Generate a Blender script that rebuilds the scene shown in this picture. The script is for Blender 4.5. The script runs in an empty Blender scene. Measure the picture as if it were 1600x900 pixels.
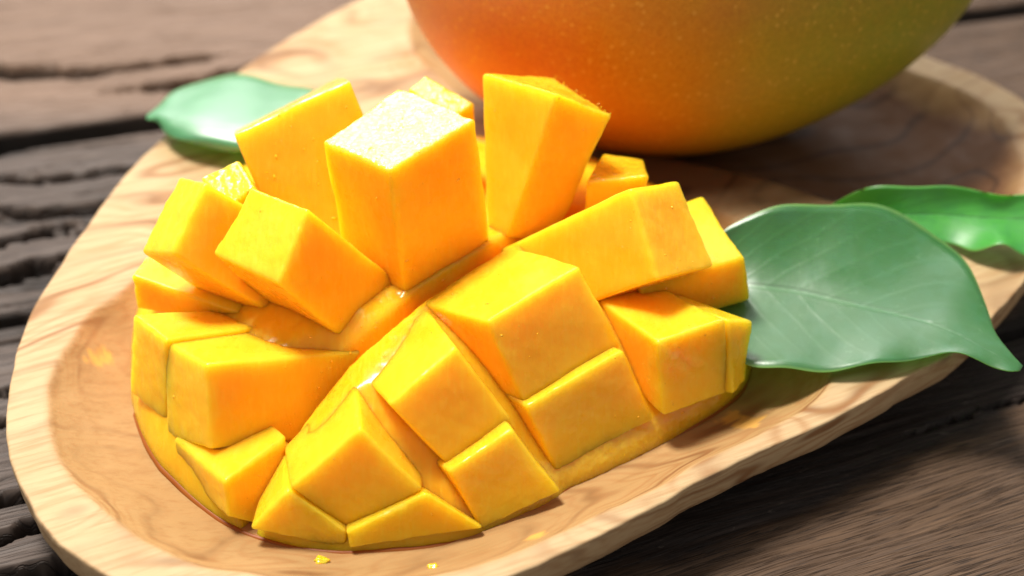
import bpy, bmesh, math, random
import numpy as np
from mathutils import Vector, Matrix
CAM_LOC = [0.0, -21.07, 20.68]
S = 0.01                     # every table below is in centimetres; the scene is in metres
scene = bpy.context.scene
R = math.radians

# ------------------------------------------------------------------ camera, light, exposure
cam = bpy.data.cameras.new('camera'); camo = bpy.data.objects.new('camera', cam)
scene.collection.objects.link(camo); scene.camera = camo
camo.location = Vector(CAM_LOC) * S
camo.rotation_euler = (R(90 - 40), 0, 0)
cam.sensor_width = 36.0; cam.lens = 2300 / 1600 * 36
cam.clip_start = 0.01; cam.clip_end = 20
cam.dof.use_dof = True; cam.dof.focus_distance = 0.262; cam.dof.aperture_fstop = 9.5

world = bpy.data.worlds.new('World'); scene.world = world; world.use_nodes = True
bg = world.node_tree.nodes['Background']
bg.inputs['Color'].default_value = (1.0, 0.96, 0.91, 1); bg.inputs['Strength'].default_value = 0.48

def area(name, loc, target, sx, sy, power, col):
    l = bpy.data.lights.new(name, 'AREA'); l.shape = 'RECTANGLE'; l.size = sx; l.size_y = sy
    l.energy = power; l.color = col
    o = bpy.data.objects.new(name, l); scene.collection.objects.link(o)
    o.location = loc
    o.rotation_euler = (Vector(target) - Vector(loc)).to_track_quat('-Z', 'Y').to_euler()
    return o
area('key_lamp', (-0.34, 0.27, 1.11), (0, 0.02, 0.02), 0.26, 0.26, 29.5, (1.0, 0.95, 0.87))
area('rear_softbox', (-0.08, 1.08, 0.80), (0, 0.03, 0.02), 1.10, 0.80, 20.0, (1.0, 0.99, 0.98))

scene.view_settings.view_transform = 'Standard'; scene.view_settings.look = 'None'
scene.view_settings.exposure = -0.12; scene.view_settings.gamma = 1.0
scene.view_settings.use_curve_mapping = False
scene.render.engine = 'CYCLES'
scene.cycles.use_denoising = True
scene.cycles.max_bounces = 10
scene.cycles.sample_clamp_indirect = 6.0

OUTLINE = [[-9.23,-1.9,1.7],[-9.45,-0.53,1.7],[-9.45,0.96,1.7],[-9.19,2.62,1.7],[-8.87,4.17,1.7],[-8.5,5.56,1.7],[-7.98,6.97,1.7],[-7.4,8.36,1.7],[-6.66,9.73,1.7],[-5.77,11.15,1.7],[-4.92,12.27,1.7],[-4.02,13.34,1.7],[-2.76,14.84,1.7],[-0.72,16.72,1.7],[1.82,17.7,1.7],[4.67,16.91,1.7],[6.88,14.66,1.7],[8.53,12.27,1.7],[9.6,11.06,1.7],[10.4,10.33,1.7],[11.44,9.44,1.7],[12.12,8.5,1.7],[12.5,7.15,1.7],[12.27,5.27,1.7],[11.45,3.22,1.7],[10.32,1.75,1.7],[9.24,0.48,1.7],[8.37,-0.4,1.7],[7.67,-0.88,1.7],[5.96,-2.04,1.7],[4.48,-2.9,1.7],[3.39,-3.59,1.7],[2.24,-4.38,1.7],[0.85,-5.26,1.7],[-0.21,-5.84,1.7],[-1.63,-6.38,1.7],[-3.24,-6.61,1.7],[-4.78,-6.44,1.7],[-5.97,-6.06,1.7],[-7.0,-5.47,1.7],[-7.81,-4.75,1.7],[-8.58,-3.68,1.7],[-9.02,-2.71,1.7]]
BOWL1 = [[-7.72,1.58,1.62],[-8.28,0.8,1.62],[-8.57,-0.32,1.62],[-8.62,-1.37,1.62],[-8.27,-2.59,1.62],[-7.74,-3.52,1.62],[-7.08,-4.2,1.62],[-6.45,-4.76,1.62],[-5.96,-5.08,1.62],[-5.3,-5.41,1.62],[-4.17,-5.75,1.62],[-2.9,-5.96,1.62],[-1.46,-5.83,1.62],[-0.21,-5.41,1.62],[0.86,-4.83,1.62],[2.2,-3.98,1.62],[3.5,-3.14,1.62],[4.74,-2.35,1.62],[5.8,-1.49,1.62],[6.1,-0.44,1.62],[6.0,1.25,1.62],[5.45,2.89,1.62],[4.4,4.21,1.62],[2.81,5.14,1.62],[0.72,6.37,1.62],[-2.96,7.4,1.62],[-5.5,6.37,1.62],[-7.03,3.54,1.62]]
BOWL2 = [[1.89,6.56,1.7],[3.72,5.96,1.7],[5.36,5.37,1.7],[6.77,4.52,1.7],[8.19,3.99,1.7],[9.55,3.99,1.7],[10.78,4.52,1.7],[11.36,5.76,1.7],[11.5,7.28,1.7],[11.19,8.42,1.7],[10.46,9.21,1.7],[9.41,10.09,1.7],[8.04,11.31,1.7],[6.36,13.27,1.7],[4.33,15.03,1.7],[1.76,15.76,1.7],[-0.69,15.03,1.7],[-2.35,13.44,1.7],[-2.57,11.31,1.7],[-1.7,9.35,1.7],[0.0,7.68,1.7]]
BASE = [[-7.45,-0.39,0.9],[-7.23,-1.1,0.9],[-6.68,-2.18,0.9],[-6.15,-2.82,0.9],[-5.33,-3.62,0.9],[-4.64,-4.08,0.9],[-3.88,-4.36,0.9],[-3.09,-4.49,0.9],[-2.21,-4.46,0.9],[-1.33,-4.35,0.9],[-0.56,-4.13,0.9],[0.17,-3.75,0.9],[0.8,-3.29,0.9],[1.02,-3.01,0.9],[1.75,-2.6,0.9],[2.48,-2.14,0.9],[3.38,-1.46,0.9],[4.32,-0.61,0.9],[4.71,0.15,0.9],[4.98,1.49,0.9],[4.93,2.92,0.9],[4.37,4.7,0.9],[2.92,6.13,0.9],[0.75,7.41,0.9],[-2.28,7.88,0.9],[-5.22,7.09,0.9],[-7.01,5.28,0.9],[-7.81,3.14,0.9],[-7.78,1.29,0.9]]
CUT = [[-4.69,-4.15,0.85],[-4.45,-3.33,1.2],[-4.17,-2.62,1.6],[-3.63,-2.01,2.1],[-3.07,-1.45,2.55],[-2.43,-0.92,2.9],[-1.72,-0.16,3.1],[-0.31,1.13,3.25],[1.28,2.59,3.0],[3.22,3.84,2.4]]
CRACKS = [[[-14.69,12.88,0.22],[-12.58,12.62,0.2],[-11.58,12.72,0.16],[-10.26,12.94,0.1],[-8.47,13.47,0.12],[-7.87,13.54,0.02]],[[-10.84,11.67,0.03],[-10.03,11.8,0.08],[-8.74,12.05,0.16],[-7.63,12.49,0.18],[-6.84,12.94,0.1]],[[-13.2,7.68,0.08],[-11.68,7.74,0.1],[-10.65,7.95,0.1],[-9.03,8.32,0.08],[-7.53,8.7,0.02]],[[-12.91,6.66,0.09],[-11.08,6.53,0.08],[-9.59,6.91,0.08],[-8.24,7.37,0.05]],[[-12.45,5.04,0.09],[-11.66,5.34,0.12],[-10.88,5.73,0.12],[-9.81,6.21,0.08],[-8.7,6.61,0.03]],[[-12.17,4.06,0.1],[-11.38,4.28,0.12],[-10.6,4.58,0.12],[-9.96,4.92,0.05]],[[-11.11,0.36,0.04],[-10.35,0.42,0.1],[-9.99,0.55,0.05]],[[-10.85,-0.55,0.04],[-10.11,-0.46,0.07],[-9.63,-0.37,0.04]],[[-10.27,-2.56,0.06],[-9.57,-2.49,0.09],[-8.9,-2.3,0.1],[-8.34,-2.11,0.03]],[[-9.98,-3.56,0.06],[-9.34,-3.36,0.12],[-8.62,-2.96,0.09],[-7.7,-2.87,0.03]],[[-9.53,-4.36,0.06],[-8.69,-4.08,0.08],[-7.36,-3.9,0.07]],[[7.79,-0.69,0.02],[8.62,-0.37,0.04],[10.59,0.36,0.04]]]
GAPS = [[[-12.82,9.68],[13.79,16.05]],[[-11.03,2.97],[-9.51,3.58]]]
DARK_BAND = [[[1.13,-4.58],[1.82,-4.22],[3.24,-3.63],[5.35,-2.71],[7.38,-1.49],[10.8,0.18],[11.91,1.31],[11.81,3.79],[9.35,1.7],[4.95,-1.24],[1.16,-3.63]]]
LEAF_BIG = [[[4.03,1.77,2.8],[3.92,1.27,2.1],[3.76,-0.25,2.1]],[[4.35,1.96,3.0],[4.7,1.03,2.2],[4.44,-0.97,1.95]],[[5.18,2.22,3.2],[5.55,0.86,2.2],[5.23,-1.1,1.95]],[[6.24,2.46,3.15],[6.31,0.57,2.2],[6.04,-1.15,2.0]],[[7.34,2.68,2.9],[7.06,0.29,2.2],[7.01,-1.01,2.05]],[[8.25,2.48,2.6],[7.74,0.01,2.2],[7.74,-0.89,2.1]],[[8.91,1.76,2.35],[8.22,-0.27,2.2],[8.25,-0.84,2.1]],[[9.15,0.57,2.2],[8.64,-0.57,2.15],[8.61,-0.98,2.1]],[[9.17,-0.25,2.1],[8.96,-0.79,2.1],[8.92,-1.12,2.05]],[[9.33,-0.77,2.05],[9.24,-1.0,2.05],[9.18,-1.24,2.05]],[[9.49,-1.05,2.0],[9.46,-1.1,2.0],[9.4,-1.18,2.0]]]
LEAF_REAR = [[[6.46,3.44,2.2],[6.46,3.4,2.2],[6.45,3.33,2.2]],[[6.75,3.62,2.3],[6.78,3.6,2.0],[6.79,3.26,2.0]],[[7.16,3.57,2.6],[7.35,3.46,2.1],[7.7,3.07,1.95]],[[7.78,3.52,2.8],[8.11,3.33,2.2],[8.45,2.85,1.95]],[[8.58,3.54,2.8],[8.9,3.33,2.2],[9.08,2.73,1.95]],[[9.38,3.52,2.7],[9.67,3.22,2.2],[9.44,2.37,2.0]],[[10.01,3.41,2.7],[10.33,3.18,2.2],[9.88,2.16,2.3]],[[10.65,3.48,2.6],[10.97,3.11,2.2],[10.4,2.14,2.1]],[[11.63,3.37,2.5],[11.73,3.0,2.2],[11.4,2.24,2.1]],[[12.49,2.98,2.3],[12.55,2.9,2.2],[12.37,2.53,2.2]],[[12.98,2.79,2.2],[12.96,2.75,2.2],[12.95,2.7,2.2]]]
LEAF_LEFT = [[[-8.31,7.03,2.2],[-8.28,6.98,2.2],[-8.27,6.9,2.2]],[[-8.11,7.45,2.2],[-8.01,6.9,2.3],[-8.0,6.8,2.2]],[[-7.84,8.21,2.1],[-7.57,6.62,2.4],[-7.76,6.41,2.2]],[[-7.26,8.77,2.1],[-6.9,6.39,2.5],[-7.3,6.01,2.2]],[[-6.48,9.07,2.0],[-6.0,6.09,2.5],[-6.63,5.78,2.2]],[[-5.62,8.84,2.0],[-5.19,5.79,2.5],[-5.83,5.58,2.2]],[[-4.66,8.39,2.0],[-4.36,5.86,2.4],[-5.03,5.41,2.2]],[[-3.85,7.76,2.0],[-3.7,6.26,2.3],[-4.08,5.66,2.2]],[[-3.26,6.87,2.1],[-3.24,6.76,2.1],[-3.22,6.64,2.1]]]
CUBES = [
    [[-3.45,1.1,5.55],[-2.15,-0.02,5.69],[-0.65,1.41,5.83],[-2.15,2.65,5.72],[-3.27,1.04,2.84],[-2.0,-0.08,3.06],[-0.42,1.34,3.01],[-1.92,2.59,2.81]],
    [[-4.75,0.6,4.91],[-3.57,-0.42,5.18],[-4.04,-1.45,4.32],[-5.39,-0.37,4.13],[-3.45,1.24,2.91],[-2.18,0.29,2.98],[-3.09,-0.97,2.59],[-4.47,-0.04,2.44]],
    [[-6.18,1.24,4.65],[-5.53,0.53,5.03],[-6.05,-0.53,4.25],[-6.83,0.09,3.77],[-4.78,1.56,3.18],[-3.75,0.87,3.3],[-4.43,-0.3,2.59],[-5.62,0.29,2.38]],
    [[-5.89,1.53,4.44],[-5.19,1.85,4.66],[-4.75,0.95,4.64],[-5.25,0.63,4.41],[-5.32,1.82,2.73],[-4.57,2.17,2.83],[-4.13,1.3,2.8],[-4.69,0.94,2.72]],
    [[-7.02,0.97,3.02],[-7.21,0.39,2.98],[-7.25,0.43,2.11],[-7.05,1.03,2.14],[-5.33,0.39,2.79],[-5.57,-0.16,2.73],[-5.66,-0.04,2.21],[-5.44,0.46,2.21]],
    [[-5.28,2.21,4.95],[-3.12,3.13,5.57],[-3.56,5.0,4.48],[-5.7,4.04,3.82],[-4.36,1.17,2.91],[-2.12,1.82,3.07],[-2.72,3.84,2.49],[-4.97,3.19,2.33]],
    [[-2.11,4.15,4.78],[-1.76,4.57,4.83],[-0.74,3.67,4.7],[-1.22,3.17,4.64],[-2.1,4.19,2.57],[-1.71,4.65,2.59],[-0.77,3.8,2.63],[-1.27,3.28,2.61]],
    [[-0.61,3.28,5.68],[0.83,1.96,6.03],[1.91,2.46,5.2],[0.84,4.01,5.13],[-0.47,1.95,3.09],[0.03,1.58,3.48],[1.01,2.01,3.05],[0.51,2.45,2.71]],
    [[1.42,1.87,4.08],[1.81,3.08,3.93],[2.61,2.95,3.88],[2.65,1.96,4.2],[1.39,1.66,2.88],[1.71,2.83,2.85],[2.42,2.66,2.68],[2.41,1.62,2.65]],
    [[-6.23,-1.49,3.02],[-5.25,-2.47,3.33],[-5.3,-3.09,1.87],[-6.26,-2.24,1.4],[-4.44,-0.41,2.39],[-3.12,-1.31,2.55],[-4.23,-2.49,1.47],[-5.59,-1.78,1.19]],
    [[-6.99,-0.67,2.96],[-6.16,-1.63,3.16],[-6.31,-2.03,1.57],[-7.18,-1.1,1.37],[-5.7,-0.06,2.5],[-4.47,-0.56,2.57],[-5.1,-1.18,1.29],[-6.41,-0.62,1.22]],
    [[-6.12,-2.51,1.59],[-4.95,-3.83,1.86],[-4.93,-4.02,1.16],[-5.97,-2.69,0.76],[-5.35,-1.81,1.59],[-4.27,-3.06,1.88],[-4.59,-3.89,0.88],[-5.66,-2.46,0.75]],
    [[-0.43,-1.94,3.89],[1.23,-0.72,4.15],[2.01,-1.2,2.56],[0.23,-2.43,2.34],[-1.53,-0.5,3.02],[0.0,0.94,3.22],[0.96,0.19,1.96],[-0.68,-1.25,1.8]],
    [[0.25,-2.58,2.46],[1.99,-1.45,2.74],[2.6,-1.81,1.34],[0.8,-2.92,1.12],[-0.55,-1.38,1.93],[1.36,-0.32,2.27],[1.98,-0.75,1.02],[0.01,-1.79,0.75]],
    [[-2.1,-3.19,3.1],[-0.96,-2.42,3.74],[0.02,-2.79,2.31],[-1.06,-3.46,1.81],[-2.84,-1.54,2.35],[-1.55,-0.69,3.03],[-0.39,-1.63,1.86],[-1.67,-2.42,1.25]],
    [[-1.1,-3.73,2.03],[0.01,-3.15,2.5],[0.9,-3.46,1.19],[-0.54,-4.01,0.86],[-1.64,-2.84,1.55],[-0.52,-1.47,1.84],[0.5,-2.37,0.9],[-0.69,-3.63,0.72]],
    [[-3.79,-4.09,2.01],[-2.55,-3.64,3.01],[-1.48,-3.97,1.78],[-2.88,-4.24,1.04],[-4.05,-2.88,1.68],[-2.84,-1.79,2.49],[-1.62,-2.67,1.41],[-2.95,-3.53,0.84]],
    [[-4.54,-4.32,1.18],[-3.8,-4.07,1.94],[-2.84,-4.37,1.18],[-2.89,-4.4,0.77],[-4.34,-2.77,1.1],[-4.06,-2.79,1.55],[-2.92,-3.43,0.93],[-2.94,-3.45,0.74]],
    [[-2.85,-4.44,1.25],[-1.45,-4.05,1.83],[-0.45,-4.15,1.01],[-2.82,-4.54,0.93],[-3.02,-3.38,0.88],[-1.92,-2.99,1.26],[-0.98,-3.01,0.53],[-2.94,-3.47,0.53]],
    [[2.13,0.42,5.02],[3.13,1.27,4.56],[3.79,0.21,3.37],[2.63,-0.72,3.8],[0.05,1.27,3.08],[1.45,1.88,3.12],[2.37,0.76,2.21],[0.85,0.1,2.2]],
    [[4.4,0.47,3.36],[3.76,2.31,3.45],[3.98,2.43,2.27],[4.62,0.56,2.21],[2.81,0.09,3.08],[2.09,1.81,3.15],[2.33,1.93,1.95],[3.05,0.17,1.93]],
    [[2.58,-1.73,3.2],[3.86,-1.1,3.2],[4.09,-1.38,1.6],[2.77,-2.01,1.61],[1.68,-0.21,2.82],[2.84,0.28,2.83],[3.41,-0.39,1.45],[2.15,-0.93,1.41]],
    [[3.92,-1.03,3.13],[4.5,-0.58,2.69],[4.4,-0.98,1.56],[4.09,-1.51,1.68],[2.92,-0.2,2.91],[2.95,0.41,2.59],[3.43,-0.4,1.41],[3.45,-1.07,1.54]],
]

# ------------------------------------------------------------------ helpers
def col4(c): return (c[0], c[1], c[2], 1.0)
def tag(o, label=None, cat=None, group=None, kind=None):
    if label: o['label'] = label
    if cat: o['category'] = cat
    if group: o['group'] = group
    if kind: o['kind'] = kind
    return o
def empty(name, loc):
    o = bpy.data.objects.new(name, None); scene.collection.objects.link(o)
    o.location = Vector(loc) * S; o.empty_display_size = 0.01
    return o
def mesh_obj(name, V, F, mat, parent=None, smooth=True, attrs=None, uv=None):
    me = bpy.data.meshes.new(name)
    V = np.asarray(V, dtype=float) * S
    off = np.array(parent.location) if parent is not None else np.zeros(3)
    if parent is not None and parent.parent is not None: off = off + np.array(parent.parent.location)
    V = V - off
    me.from_pydata(V.tolist(), [], [tuple(int(i) for i in f) for f in F])
    me.polygons.foreach_set('use_smooth', [smooth] * len(me.polygons))
    if attrs:
        for k, a in attrs.items():
            at = me.attributes.new(k, 'FLOAT', 'POINT'); at.data.foreach_set('value', np.asarray(a, dtype=np.float32))
    if uv is not None:
        l = me.uv_layers.new(name='UVMap')
        idx = np.empty(len(me.loops), dtype=np.int32); me.loops.foreach_get('vertex_index', idx)
        l.data.foreach_set('uv', np.asarray(uv, dtype=np.float32)[idx].ravel())
    me.materials.append(mat); me.update()
    o = bpy.data.objects.new(name, me); scene.collection.objects.link(o)
    if parent is not None: o.parent = parent
    return o
def fix_normals(o):
    bm = bmesh.new(); bm.from_mesh(o.data); bmesh.ops.recalc_face_normals(bm, faces=bm.faces); bm.to_mesh(o.data); bm.free()
def vnoise2(x, y, seed=0):
    # smooth value noise on a hashed lattice, -1..1
    xi = np.floor(x).astype(np.int64); yi = np.floor(y).astype(np.int64)
    fx = x - xi; fy = y - yi
    def h(a, b):
        n = (a * 374761393 + b * 668265263 + seed * 974634777) & 0xffffffff
        n = ((n ^ (n >> 13)) * 1274126177) & 0xffffffff
        n = (n ^ (n >> 16)) & 0xffff
        return n / 32767.5 - 1.0
    ux = fx * fx * (3 - 2 * fx); uy = fy * fy * (3 - 2 * fy)
    return ((h(xi, yi) * (1 - ux) + h(xi + 1, yi) * ux) * (1 - uy) + (h(xi, yi + 1) * (1 - ux) + h(xi + 1, yi + 1) * ux) * uy)
def fbm2(x, y, seed=0, n=4):
    s = 0; a = 0.5
    for k in range(n): s = s + a * vnoise2(x * 2 ** k + 17 * k, y * 2 ** k + 31 * k, seed + k); a *= 0.5
    return s
def noise3(p, f, seed=0):
    # cheap 3D noise from three planes
    return (vnoise2(p[:, 0] * f + p[:, 2] * f * .7, p[:, 1] * f, seed) + vnoise2(p[:, 1] * f, p[:, 2] * f + p[:, 0] * f * .6, seed + 5) + vnoise2(p[:, 2] * f + p[:, 1] * f * .5, p[:, 0] * f, seed + 9)) / 3
def catmull(P, n, closed=True):
    P = np.asarray(P, float); m = len(P); out = []
    segs = m if closed else m - 1
    L = []
    for i in range(segs):
        p1 = P[i]; p2 = P[(i + 1) % m]
        p0 = P[i - 1] if (closed or i > 0) else p1 - (p2 - p1)
        p3 = P[(i + 2) % m] if (closed or i + 2 < m) else p2 + (p2 - p1)
        for k in range(24):
            t = k / 24
            L.append(0.5 * ((2 * p1) + (-p0 + p2) * t + (2 * p0 - 5 * p1 + 4 * p2 - p3) * t * t + (-p0 + 3 * p1 - 3 * p2 + p3) * t ** 3))
    if closed: L.append(L[0])
    else: L.append(P[-1])
    L = np.array(L); d = np.r_[0, np.cumsum(np.linalg.norm(np.diff(L, axis=0), axis=1))]
    q = np.linspace(0, d[-1], n, endpoint=not closed)
    return np.stack([np.interp(q, d, L[:, k]) for k in range(L.shape[1])], axis=1)
def seg_dist(P, A, B):
    out = np.full(len(P), 1e9); who = np.zeros(len(P))
    for i in range(len(A)):
        d = B[i] - A[i]; l = d @ d + 1e-12
        t = np.clip(((P - A[i]) @ d) / l, 0, 1)
        q = np.linalg.norm(P - (A[i] + t[:, None] * d), axis=1)
        m = q < out; out[m] = q[m]; who[m] = i + t[m]
    return out, who
def inside(P, C):
    c = np.zeros(len(P), bool); n = len(C)
    for i in range(n):
        a = C[i]; b = C[(i + 1) % n]
        cond = ((a[1] > P[:, 1]) != (b[1] > P[:, 1]))
        x = (b[0] - a[0]) * (P[:, 1] - a[1]) / (b[1] - a[1] + 1e-12) + a[0]
        c ^= cond & (P[:, 0] < x)
    return c
def sdist(P, C):
    d, _ = seg_dist(P, C, np.roll(C, -1, axis=0))
    return np.where(inside(P, C), d, -d)

# ------------------------------------------------------------------ materials
class M:
    def __init__(s, name):
        s.m = bpy.data.materials.new(name); s.m.use_nodes = True
        s.t = s.m.node_tree; s.b = s.t.nodes['Principled BSDF']
    def n(s, typ, **kw):
        o = s.t.nodes.new(typ)
        for k, v in kw.items():
            if k.startswith('i_'): 
                key = k[2:]; key = int(key) if key.isdigit() else key.replace('_', ' ')
                o.inputs[key].default_value = v
            else: setattr(o, k, v)
        return o
    def l(s, a, b): s.t.links.new(a, b)
    def noise(s, vec, scale, detail=4, rough=.55, dist=0.0):
        o = s.n('ShaderNodeTexNoise'); o.inputs['Scale'].default_value = scale; o.inputs['Detail'].default_value = detail
        o.inputs['Roughness'].default_value = rough; o.inputs['Distortion'].default_value = dist
        s.l(vec, o.inputs['Vector']); return o.outputs['Fac']
    def mapping(s, vec, scale=(1, 1, 1), rot=(0, 0, 0)):
        o = s.n('ShaderNodeMapping'); o.inputs['Scale'].default_value = scale; o.inputs['Rotation'].default_value = rot
        s.l(vec, o.inputs['Vector']); return o.outputs[0]
    def coord(s): return s.n('ShaderNodeTexCoord').outputs['Object']
    def ramp(s, f, stops, interp='LINEAR'):
        o = s.n('ShaderNodeValToRGB'); r = o.color_ramp; r.interpolation = interp
        while len(r.elements) < len(stops): r.elements.new(0.5)
        for e, (p, c) in zip(r.elements, stops):
            e.position = p; e.color = col4(c) if hasattr(c, '__len__') else (c, c, c, 1)
        s.l(f, o.inputs[0]); return o.outputs[0]
    def mix(s, f, a, b, mode='MIX'):
        o = s.n('ShaderNodeMix'); o.data_type = 'RGBA'; o.blend_type = mode
        for sock, v in ((o.inputs[0], f), (o.inputs[6], a), (o.inputs[7], b)):
            if hasattr(v, 'is_linked'): s.l(v, sock)
            elif sock == o.inputs[0]: sock.default_value = v
            else: sock.default_value = col4(v)
        return o.outputs[2]
    def math(s, op, a, b=0.0, c=None):
        o = s.n('ShaderNodeMath'); o.operation = op
        for i, v in enumerate([a, b] + ([c] if c is not None else [])):
            if hasattr(v, 'is_linked'): s.l(v, o.inputs[i])
            else: o.inputs[i].default_value = v
        return o.outputs[0]
    def bump(s, h, strength, dist, prev=None):
        o = s.n('ShaderNodeBump'); o.inputs['Strength'].default_value = strength; o.inputs['Distance'].default_value = dist
        s.l(h, o.inputs['Height'])
        if prev is not None: s.l(prev, o.inputs['Normal'])
        return o.outputs[0]
    def attr(s, name):
        o = s.n('ShaderNodeAttribute'); o.attribute_name = name; return o.outputs['Fac']
    def set(s, **kw):
        for k, v in kw.items():
            k = k.replace('_', ' ')
            if hasattr(v, 'is_linked'): s.l(v, s.b.inputs[k])
            else: s.b.inputs[k].default_value = v
        return s.m

def flesh_material(name, base, deep, wet=0.5, greenish=False):
    m = M(name); c = m.coord()
    n1 = m.noise(c, 90, 4, .6); n2 = m.noise(c, 700, 3, .6)
    colr = m.mix(m.ramp(n1, [(.35, 0.0), (.68, 1.0)]), base, deep)
    # faint fibres running through the flesh
    fib = m.noise(m.mapping(c, (1400, 260, 260), (0.4, .5, .7)), 1.0, 3, .6)
    colr = m.mix(m.ramp(fib, [(.48, 0.0), (.72, .32)]), colr, (1.0, .62, .05))
    if greenish:
        z = m.n('ShaderNodeSeparateXYZ'); m.l(c, z.inputs[0])
        f = m.math('MULTIPLY', m.ramp(m.math('MULTIPLY_ADD', z.outputs[2], 200, .5), [(.2, 1.0), (1.0, 0.0)]), .7)
        colr = m.mix(f, colr, (.72, .44, .012))
    wetn = m.noise(c, 160, 3, .6)
    rough = m.ramp(wetn, [(.38, .42), (.62, .17)])
    end = m.attr('end')
    # sliced ends: torn wet cells; sides: smooth knife cut
    nn = m.n('ShaderNodeTexNoise'); nn.inputs['Scale'].default_value = 500; m.l(c, nn.inputs['Vector'])
    dv = m.n('ShaderNodeVectorMath'); dv.operation = 'MULTIPLY_ADD'; m.l(nn.outputs['Color'], dv.inputs[0]); dv.inputs[1].default_value = (.0016, .0016, .0016); m.l(c, dv.inputs[2])
    vor = m.n('ShaderNodeTexVoronoi'); vor.inputs['Scale'].default_value = 820; m.l(dv.outputs[0], vor.inputs['Vector'])
    cells = m.math('MULTIPLY', vor.outputs['Distance'], m.math('MULTIPLY_ADD', end, .9, .04))
    b1 = m.bump(cells, .55 * wet, .0007)
    b2 = m.bump(m.noise(c, 150, 3, .5), .22, .0008, b1)
    b3 = m.bump(n2, .15, .0002, m.bump(fib, .16, .0004, b2))
    if not greenish: rough = m.mix(end, rough, (.14, .14, .14))
    return m.set(Base_Color=colr, Roughness=rough, Normal=b3, Subsurface_Weight=1.0, Subsurface_Radius=(.75, .70, .25),
                 Subsurface_Scale=.012, IOR=1.38, Specular_IOR_Level=m.math('MULTIPLY_ADD', end, .5, .3), Coat_Weight=m.math('MULTIPLY_ADD', end, .9, .10), Coat_Roughness=.13, Coat_IOR=1.5)

MAT_CUBE = flesh_material('mango_flesh', (1.0, .51, .020), (1.0, .44, .010), 1.0)
MAT_BASEFLESH = flesh_material('mango_flesh_near_skin', (1.0, .48, .015), (1.0, .41, .008), 1.0, True)
m = M('mango_crumb'); MAT_CRUMB = m.set(Base_Color=(1.0, .50, .02, 1), Roughness=.15, Subsurface_Weight=1.0, Subsurface_Radius=(1, .5, .1), Subsurface_Scale=.002, Coat_Weight=.6, Coat_Roughness=.03)
m = M('mango_juice'); MAT_JUICE = m.set(Base_Color=(1.0, .50, .01, 1), Roughness=.06, IOR=1.45, Coat_Weight=1.0, Coat_Roughness=.02)

m = M('cut_mango_skin'); c = m.coord()
MAT_SHELL = m.set(Specular_IOR_Level=.2, Base_Color=m.mix(m.noise(c, 120, 3), (.20, .04, .006), (.30, .10, .012)), Roughness=.4)

# whole mango skin: blush at one end, orange, then green; pale lenticels
m = M('mango_skin'); c = m.coord(); sx = m.n('ShaderNodeSeparateXYZ'); m.l(c, sx.inputs[0])
warp = m.math('MULTIPLY_ADD', m.noise(c, 16, 4, .6), .055, -.0275)
xx = m.math('ADD', sx.outputs[0], warp)
g = m.math('MULTIPLY_ADD', xx, 7.4, .5)
colr = m.ramp(g, [(.02, (.62, .24, .08)), (.16, (.62, .20, .04)), (.32, (.60, .20, .008)), (.46, (.54, .215, .006)), (.60, (.44, .27, .012)), (.76, (.28, .26, .014)), (1.0, (.20, .26, .02))])
blush = m.ramp(m.noise(m.mapping(c, (20, 20, 14)), 1.0, 5, .65), [(.46, 0.0), (.72, 1.0)])
topz = m.ramp(m.math('MULTIPLY_ADD', sx.outputs[2], 14, .35), [(.2, 0.0), (.8, 1.0)])
colr = m.mix(m.math('MULTIPLY', m.math('MULTIPLY', blush, topz), .8), colr, (.55, .07, .025))
gr = m.noise(c, 900, 3, .7)
colr = m.mix(m.ramp(gr, [(.42, 0.0), (.66, .5)]), colr, m.mix(.4, colr, (.80, .42, .03)))
colr = m.mix(m.ramp(m.noise(c, 1700, 2, .6), [(.5, 0.0), (.7, .35)]), colr, m.mix(.5, colr, (.30, .07, .0)))
vo = m.n('ShaderNodeTexVoronoi'); vo.inputs['Scale'].default_value = 420; m.l(c, vo.inputs['Vector'])
dots = m.ramp(vo.outputs['Distance'], [(.12, 1.0), (.26, 0.0)])
colr = m.mix(m.math('MULTIPLY', dots, .42), colr, (.75, .42, .06))
b = m.bump(m.noise(c, 700, 3, .6), .16, .0004); b = m.bump(m.noise(c, 60, 3), .3, .0012, b)
MAT_MANGO = m.set(Base_Color=colr, Roughness=.42, Specular_IOR_Level=.35, Normal=b, Subsurface_Weight=.12, Subsurface_Radius=(1, .5, .2), Subsurface_Scale=.003, IOR=1.42)

# olive wood: concentric figure swept along the plate, contour-like in the hollows
m = M('olive_wood'); c = m.coord()
rot = m.mapping(c, (1, 1, 1), (0, 0, R(-24)))
low = m.n('ShaderNodeTexNoise'); low.inputs['Scale'].default_value = 17; low.inputs['Detail'].default_value = 2.5; m.l(m.mapping(rot, (.55, 1.3, 2.6)), low.inputs['Vector'])
sep = m.n('ShaderNodeSeparateXYZ'); m.l(rot, sep.inputs[0])
field = m.math('ADD', m.math('MULTIPLY', sep.outputs[1], 22), m.math('MULTIPLY', sep.outputs[2], 95))
field = m.math('ADD', field, m.math('MULTIPLY', low.outputs['Fac'], 10))
field = m.math('ADD', field, m.math('MULTIPLY', sep.outputs[0], 5))
s1 = m.math('SINE', m.math('MULTIPLY', field, 7.5)); 
ring = m.math('POWER', m.math('MULTIPLY_ADD', s1, .5, .5), 9.0)
s2 = m.math('SINE', m.math('MULTIPLY', field, 24.0))
fine = m.math('POWER', m.math('MULTIPLY_ADD', s2, .5, .5), 3.0)
patch = m.ramp(m.noise(m.mapping(rot, (14, 30, 60)), 1.0, 4, .6), [(.42, 0.0), (.62, 1.0)])
fib = m.noise(m.mapping(rot, (60, 900, 900)), 1.0, 4, .6)
inner = m.attr('bowl')
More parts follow.
